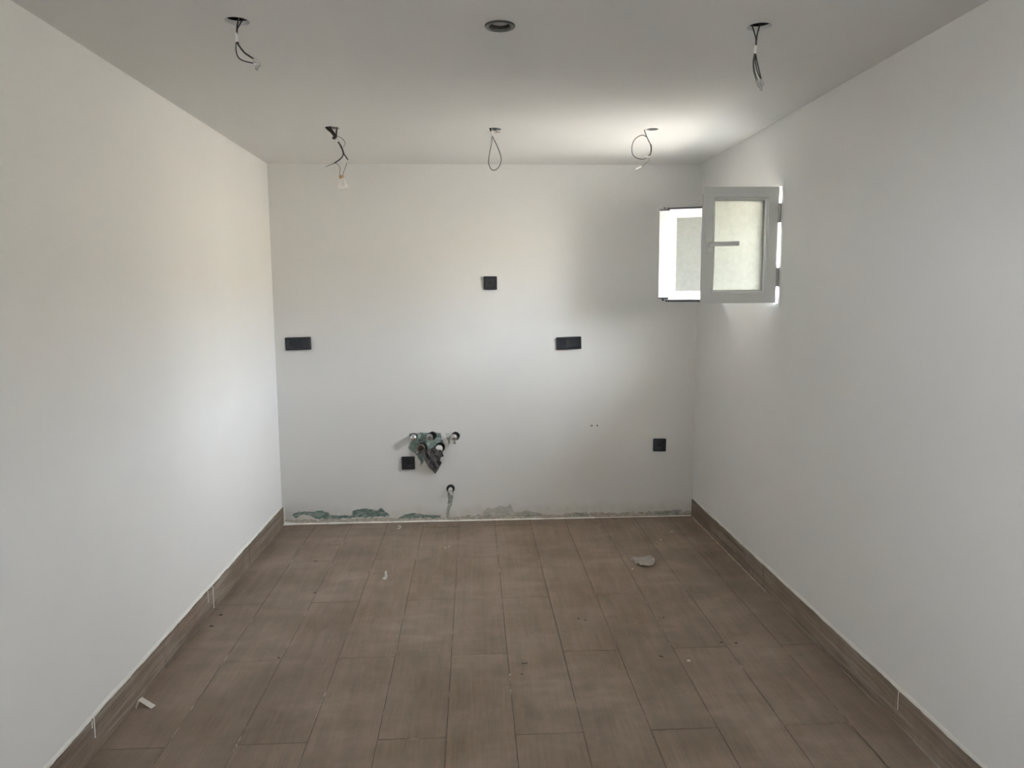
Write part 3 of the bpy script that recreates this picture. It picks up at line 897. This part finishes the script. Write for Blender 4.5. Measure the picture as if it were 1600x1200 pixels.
# fitted downlight
t = thing('downlight', 'round anthracite recessed downlight in the middle of the front row', 'light', (0.087, 2.232, H))
bm = bmesh.new(); lathe(bm, [(0.032, -0.004), (0.0435, 0.0), (0.0440, 0.0015), (0.0425, 0.0042), (0.038, 0.0050), (0.0325, 0.0035), (0.031, 0.0), (0.030, -0.010)], axis='-Z', seg=40)
smooth(link('ring', bm, 'ring', t))
bm = bmesh.new(); lathe(bm, [(0.0325, 0.003), (0.031, -0.001), (0.0285, -0.001), (0.0265, -0.010), (0.0255, -0.010), (0.0245, -0.028)], axis='-Z', seg=40)
smooth(link('baffle', bm, 'ring_dark', t))
bm = bmesh.new(); lathe(bm, [(0.0258, -0.008), (0.022, -0.0066), (0.012, -0.0056), (0, -0.0053)], axis='-Z', seg=40)
smooth(link('lens', bm, 'lens', t))
bm = bmesh.new(); lathe(bm, [(0.0300, -0.005), (0.0300, -0.060), (0.0, -0.060)], axis='-Z', seg=24)
smooth(link('housing', bm, 'ring_dark', t))
# back left: bracket, cable and the small reflector bulb
t = thing('hanging_bulb', 'small white spot bulb hanging on wires from a black bracket near the back left corner', 'light')
for pts, r, re in (([(-0.672, 2.200), (-0.660, 2.166), (-0.642, 2.149), (-0.622, 2.124)], 0.0062, 0.0058), ([(-0.655, 2.190), (-0.646, 2.166), (-0.634, 2.149), (-0.620, 2.130)], 0.0050, 0.0048), ([(-0.612, 2.200), (-0.6145, 2.166), (-0.617, 2.152), (-0.619, 2.126)], 0.0036, 0.0036), ([(-0.636, 2.124), (-0.628, 2.120), (-0.619, 2.127)], 0.0055, 0.0060)):
    wire('bracket_arm', t, Yb, pts, r, 'wire_black', 0.002, 7, re)
wire('cable_sheath', t, Yb, [(-0.622, 2.126), (-0.618, 2.115), (-0.612, 2.104)], 0.0042, 'sleeve', 0)
wire('cable', t, Yb, [(-0.613, 2.106), (-0.597, 2.081), (-0.589, 2.053)], 0.0040, 'wire_grey', 0.002, 1)
wire('cable', t, Yb, [(-0.611, 2.104), (-0.601, 2.083), (-0.590, 2.060), (-0.588, 2.050)], 0.0030, 'wire_black', 0.004, 5)
wire('wire', t, Yb, [(-0.614, 2.13), (-0.592, 2.118), (-0.58, 2.1), (-0.587, 2.082)], 0.0012, 'wire_grey', 0.002, 2)
wire('wire', t, Yb, [(-0.589, 2.054), (-0.595, 2.037), (-0.611, 2.022), (-0.631, 2.009)], 0.0030, 'wire_black', 0.002, 3)
wire('wire_end', t, Yb, [(-0.630, 2.0095), (-0.65, 2.001), (-0.673, 1.991)], 0.0017, 'wire_grey', 0.001, 4, 0.0009)
wire('wire', t, Yb, [(-0.589, 2.052), (-0.578, 2.037), (-0.569, 2.022)], 0.0028, 'wire_grey', 0.001, 5)
wire('ferrule', t, Yb, [(-0.570, 2.024), (-0.573, 2.016), (-0.575, 2.008)], 0.0026, 'sleeve', 0)
wire('wire', t, Yb, [(-0.575, 2.010), (-0.584, 1.984), (-0.592, 1.966), (-0.595, 1.946)], 0.0013, 'wire_grey', 0.001, 6)
wire('wire', t, Yb, [(-0.629, 2.009), (-0.614, 2.001), (-0.606, 1.984), (-0.609, 1.969), (-0.608, 1.946)], 0.0013, 'wire_grey', 0.001, 7)
bm = bmesh.new(); lathe(bm, [(0, 0), (0.0100, 0), (0.0108, 0.002), (0.0108, 0.012), (0.0095, 0.014), (0, 0.014)], (-0.6015, Yb, 1.953), '-Z', 18)
smooth(link('bulb_base', bm, 'brass', t))
bm = bmesh.new(); lathe(bm, [(0, 0), (0.0095, 0), (0.0102, 0.004), (0.0150, 0.017), (0.0205, 0.030), (0.0225, 0.037), (0.0225, 0.041), (0.0205, 0.043), (0, 0.0415)], (-0.597, Yb, 1.940), (Vector((0.06, 0, -1)).normalized(), Vector((1, 0, 0.06)).normalized(), Vector((0, 1, 0))), 28)
smooth(link('bulb', bm, 'bulb', t))
# back middle: teardrop loop
t = thing('ceiling_wire', 'teardrop loop of grey wire hanging from the middle hole of the back row', 'wire', group=G)
wire('wire', t, Yb, [(0.083, 2.215), (0.088, 2.180), (0.093, 2.155)], 0.0040, 'wire_black', 0.001, 1)
wire('cable_sheath', t, Yb, [(0.092, 2.157), (0.095, 2.144), (0.0985, 2.130)], 0.0028, 'sleeve', 0)
wire('wire', t, Yb, [(0.0975, 2.135), (0.097, 2.107), (0.088, 2.064), (0.082, 2.03), (0.082, 2.006), (0.093, 1.984), (0.106, 1.979), (0.123, 1.987), (0.136, 2.006), (0.14, 2.03), (0.135, 2.054), (0.122, 2.088), (0.104, 2.124), (0.0995, 2.135)], 0.0018, 'wire_grey', 0.003, 2)
wire('spring_clip', t, Yb, [(0.121, 2.185), (0.1215, 2.165), (0.122, 2.151)], 0.0018, 'dull_metal', 0, 1)
wire('spring_clip', t, Yb, [(0.110, 2.146), (0.122, 2.1515), (0.136, 2.150)], 0.0015, 'dull_metal', 0, 1)
# back right: coil
t = thing('ceiling_wire', 'coiled loop of grey wire with white tips hanging near the window', 'wire', group=G)
wire('wire', t, Yb, [(0.830, 2.215), (0.820, 2.190), (0.816, 2.165), (0.825, 2.138), (0.838, 2.111), (0.846, 2.098)], 0.0021, 'wire_grey', 0.001, 1)
wire('wire', t, Yb, [(0.846, 2.100), (0.849, 2.082), (0.848, 2.063)], 0.0031, 'wire_black', 0, 2)
wire('wire', t, Yb, [(0.826, 2.134), (0.805, 2.141), (0.782, 2.132), (0.764, 2.113), (0.757, 2.084), (0.761, 2.054), (0.778, 2.037), (0.804, 2.031), (0.824, 2.036), (0.839, 2.05), (0.848, 2.066)], 0.0019, 'wire_grey', 0.004, 3)
wire('wire', t, Yb, [(0.848, 2.066), (0.8475, 2.053), (0.843, 2.041), (0.837, 2.025), (0.819, 2.008), (0.800, 1.998)], 0.0012, 'wire_grey', 0.001, 4)
wire('white_tip', t, Yb, [(0.823, 2.045), (0.834, 2.042), (0.845, 2.042)], 0.0050, 'sleeve', 0, 1, 0.0036)
wire('white_tip', t, Yb, [(0.802, 1.999), (0.789, 1.994), (0.774, 1.987)], 0.0030, 'sleeve', 0, 1, 0.0056)
wire('wire', t, Yb, [(0.843, 2.043), (0.852, 2.046), (0.851, 2.053)], 0.0014, 'sleeve', 0, 1)

# ================================================================== THINGS ON THE FLOOR
# folded strip of paper leaning on the left skirting
bm = bmesh.new()
def slab(bm, q, th=0.0007):
    a = [bm.verts.new(p) for p in q]
    n = (Vector(q[1]) - Vector(q[0])).cross(Vector(q[3]) - Vector(q[0])).normalized() * th
    b = [bm.verts.new(Vector(p) + n) for p in q]
    bm.faces.new(a); bm.faces.new(b[::-1])
    for k in range(4):
        bm.faces.new((a[k], a[(k + 1) % 4], b[(k + 1) % 4], b[k]))
t = thing('paper_strip', 'folded strip of white paper by the left skirting', 'paper', (0, 0, 0))
bm = bmesh.new(); slab(bm, [(-1.168, 2.470, 0.020), (-1.158, 2.482, 0.024), (-1.108, 2.466, 0.002), (-1.116, 2.447, 0.001)]); slab(bm, [(-1.168, 2.470, 0.0205), (-1.166, 2.480, 0.0215), (-1.158, 2.488, 0.0245), (-1.160, 2.480, 0.024)])
link('long_fold', bm, 'paper', t)
bm = bmesh.new(); slab(bm, [(-1.168, 2.470, 0.020), (-1.174, 2.458, 0.001), (-1.166, 2.448, 0.001), (-1.162, 2.466, 0.018)])
link('short_fold', bm, 'paper', t)
# little curled scrap
bm = bmesh.new()
rings = []
for k in range(8):
    s = k / 7
    cx, cy, cz = -0.456 + 0.012 * s + 0.004 * math.sin(s * 5), 3.560 + 0.02 * s, 0.001 + 0.036 * s
    w = 0.008 * (1 - 0.55 * s)
    rings.append([bm.verts.new((cx + d * w, cy + 0.004 * d * d + 0.002 * math.sin(7 * s), cz - 0.004 * d * (1 - s))) for d in (-1, -0.3, 0.4, 1)])
for A, B in zip(rings, rings[1:]):
    for q in range(3):
        bm.faces.new((A[q], A[q + 1], B[q + 1], B[q]))
o = tag(link('paper_scrap', bm, 'paper'), 'tiny curled scrap of white paper in the left half of the floor', 'paper')
md = o.modifiers.new('thickness', 'SOLIDIFY'); md.thickness = 0.0008
# crumpled film
FILM = [(0.813, 3.733), (0.853, 3.752), (0.931, 3.748), (0.938, 3.697), (0.912, 3.640), (0.855, 3.635), (0.829, 3.685)]
o = crumple('plastic_film', FILM, 60, lambda x, y, r_: 0.004 + max(0, 0.010 + 0.006 * math.sin(y * 190 + x * 40)) + r_.uniform(-0.003, 0.005), lambda x, y, h: (x, y, h), 'film', 0.0005, None, 4)
tag(o, 'crumpled piece of clear plastic film lying on the far right of the floor', 'plastic film')
# curled shaving by the back wall
bm = bmesh.new()
rings = []
for k in range(15):
    a = math.radians(-100 + 15 * k)
    r = 0.016 - 0.0002 * k
    for_r = []
    for dr, dz in ((-0.0022, 0.0006), (0.0022, 0.0006), (0.0022, 0.004), (-0.0022, 0.004)):
        for_r.append(bm.verts.new((-0.470 + (r + dr) * math.cos(a), 4.395 + 1.9 * (r + dr) * math.sin(a), dz)))
    rings.append(for_r)
for A, B in zip(rings, rings[1:]):
    for q in range(4):
        bm.faces.new((A[q], A[(q + 1) % 4], B[(q + 1) % 4], B[q]))
bm.faces.new(rings[0]); bm.faces.new(rings[-1][::-1])
tag(smooth(link('curled_shaving', bm, 'paper')), 'curled white shaving on the floor close to the back wall', 'shaving')

def chip(x, y, sx, sy, h, mat, rot, label, group):
    rnd = random.Random(int(x * 1000 + y * 77))
    bm = bmesh.new(); n = 7
    lo, hi = [], []
    for k in range(n):
        a = 2 * math.pi * k / n; f = rnd.uniform(0.7, 1.2)
        lo.append(bm.verts.new((math.cos(a) * sx * f * 0.75, math.sin(a) * sy * f * 0.75, 0)))
        hi.append(bm.verts.new((math.cos(a) * sx * f * 0.5, math.sin(a) * sy * f * 0.5, h * rnd.uniform(0.6, 1.1))))
    bm.faces.new(lo[::-1]); bm.faces.new(hi)
    for k in range(n):
        bm.faces.new((lo[k], lo[(k + 1) % n], hi[(k + 1) % n], hi[k]))
    o = link('debris_chip', bm, mat)
    o.location = (x, y, 0.0003); o.rotation_euler = (0, 0, rot)
    tag(o, label, 'debris', group)
GD = 'crumbs of building debris on the floor'
chip(0.810, 2.658, 0.011, 0.009, 0.006, 'chip_pale', 0.4, 'pale plaster crumb on the right half of the floor, largest of its kind', GD)
chip(0.121, 2.596, 0.006, 0.007, 0.005, 'chip_pale', 1.0, 'small pale crumb in the middle of the floor, beside dark slivers', GD)
chip(-1.128, 3.195, 0.012, 0.006, 0.005, 'chip_dark', 0.7, 'farther of two dark slivers by the left skirting', GD)
chip(-1.130, 3.085, 0.014, 0.004, 0.004, 'chip_dark', 0.1, 'nearer of two dark slivers by the left skirting', GD)
DARK = [
    (0.179, 2.680, 0.018, 0.003, 0.1, 'thin dark sliver lying crosswise in the middle of the floor'),
    (0.165, 2.600, 0.005, 0.006, 0.1, 'dark dot just in front of the thin crosswise sliver'),
    (0.442, 3.056, 0.007, 0.010, 0.8, 'left one of two close dark crumbs right of the floor centre'),
    (0.470, 3.040, 0.008, 0.007, 2.0, 'right one of two close dark crumbs right of the floor centre'),
    (0.714, 2.700, 0.013, 0.006, -0.5, 'dark flake just left of the large pale plaster crumb'),
    (0.985, 2.80, 0.009, 0.006, 0.3, 'left one of two dark crumbs near the right skirting'),
    (1.043, 2.791, 0.009, 0.007, 2.3, 'right one of two dark crumbs near the right skirting'),
    (0.813, 3.045, 0.008, 0.006, 0.2, 'lone dark crumb between the plastic film and the large pale crumb'),
    (-0.851, 3.847, 0.018, 0.007, 0.1, 'dark flake on the far left floor towards the back corner'),
    (-0.766, 3.423, 0.012, 0.007, 1.1, 'dark crumb on the left floor halfway to the back wall'),
    (-0.771, 2.784, 0.007, 0.007, 0.2, 'lone dark crumb on the near left part of the floor')]
for x, y, sx, sy, r, lb in DARK:
    chip(x, y, sx, sy, 0.0025, 'chip_dark', r, lb, GD)
PALE = [(-0.169, 4.011, 'left one of two tiny pale specks below the waste pipe'), (-0.150, 4.03, 'right one of two tiny pale specks below the waste pipe'),
        (0.800, 3.62, 'tiny pale speck just in front of the plastic film'), (1.16, 4.20, 'tiny pale speck closest to the back right corner'),
        (1.06, 4.06, 'tiny pale speck behind the plastic film, second from the back right corner')]
for x, y, lb in PALE:
    chip(x, y, 0.007, 0.007, 0.003, 'chip_pale', 0.5, lb, GD)
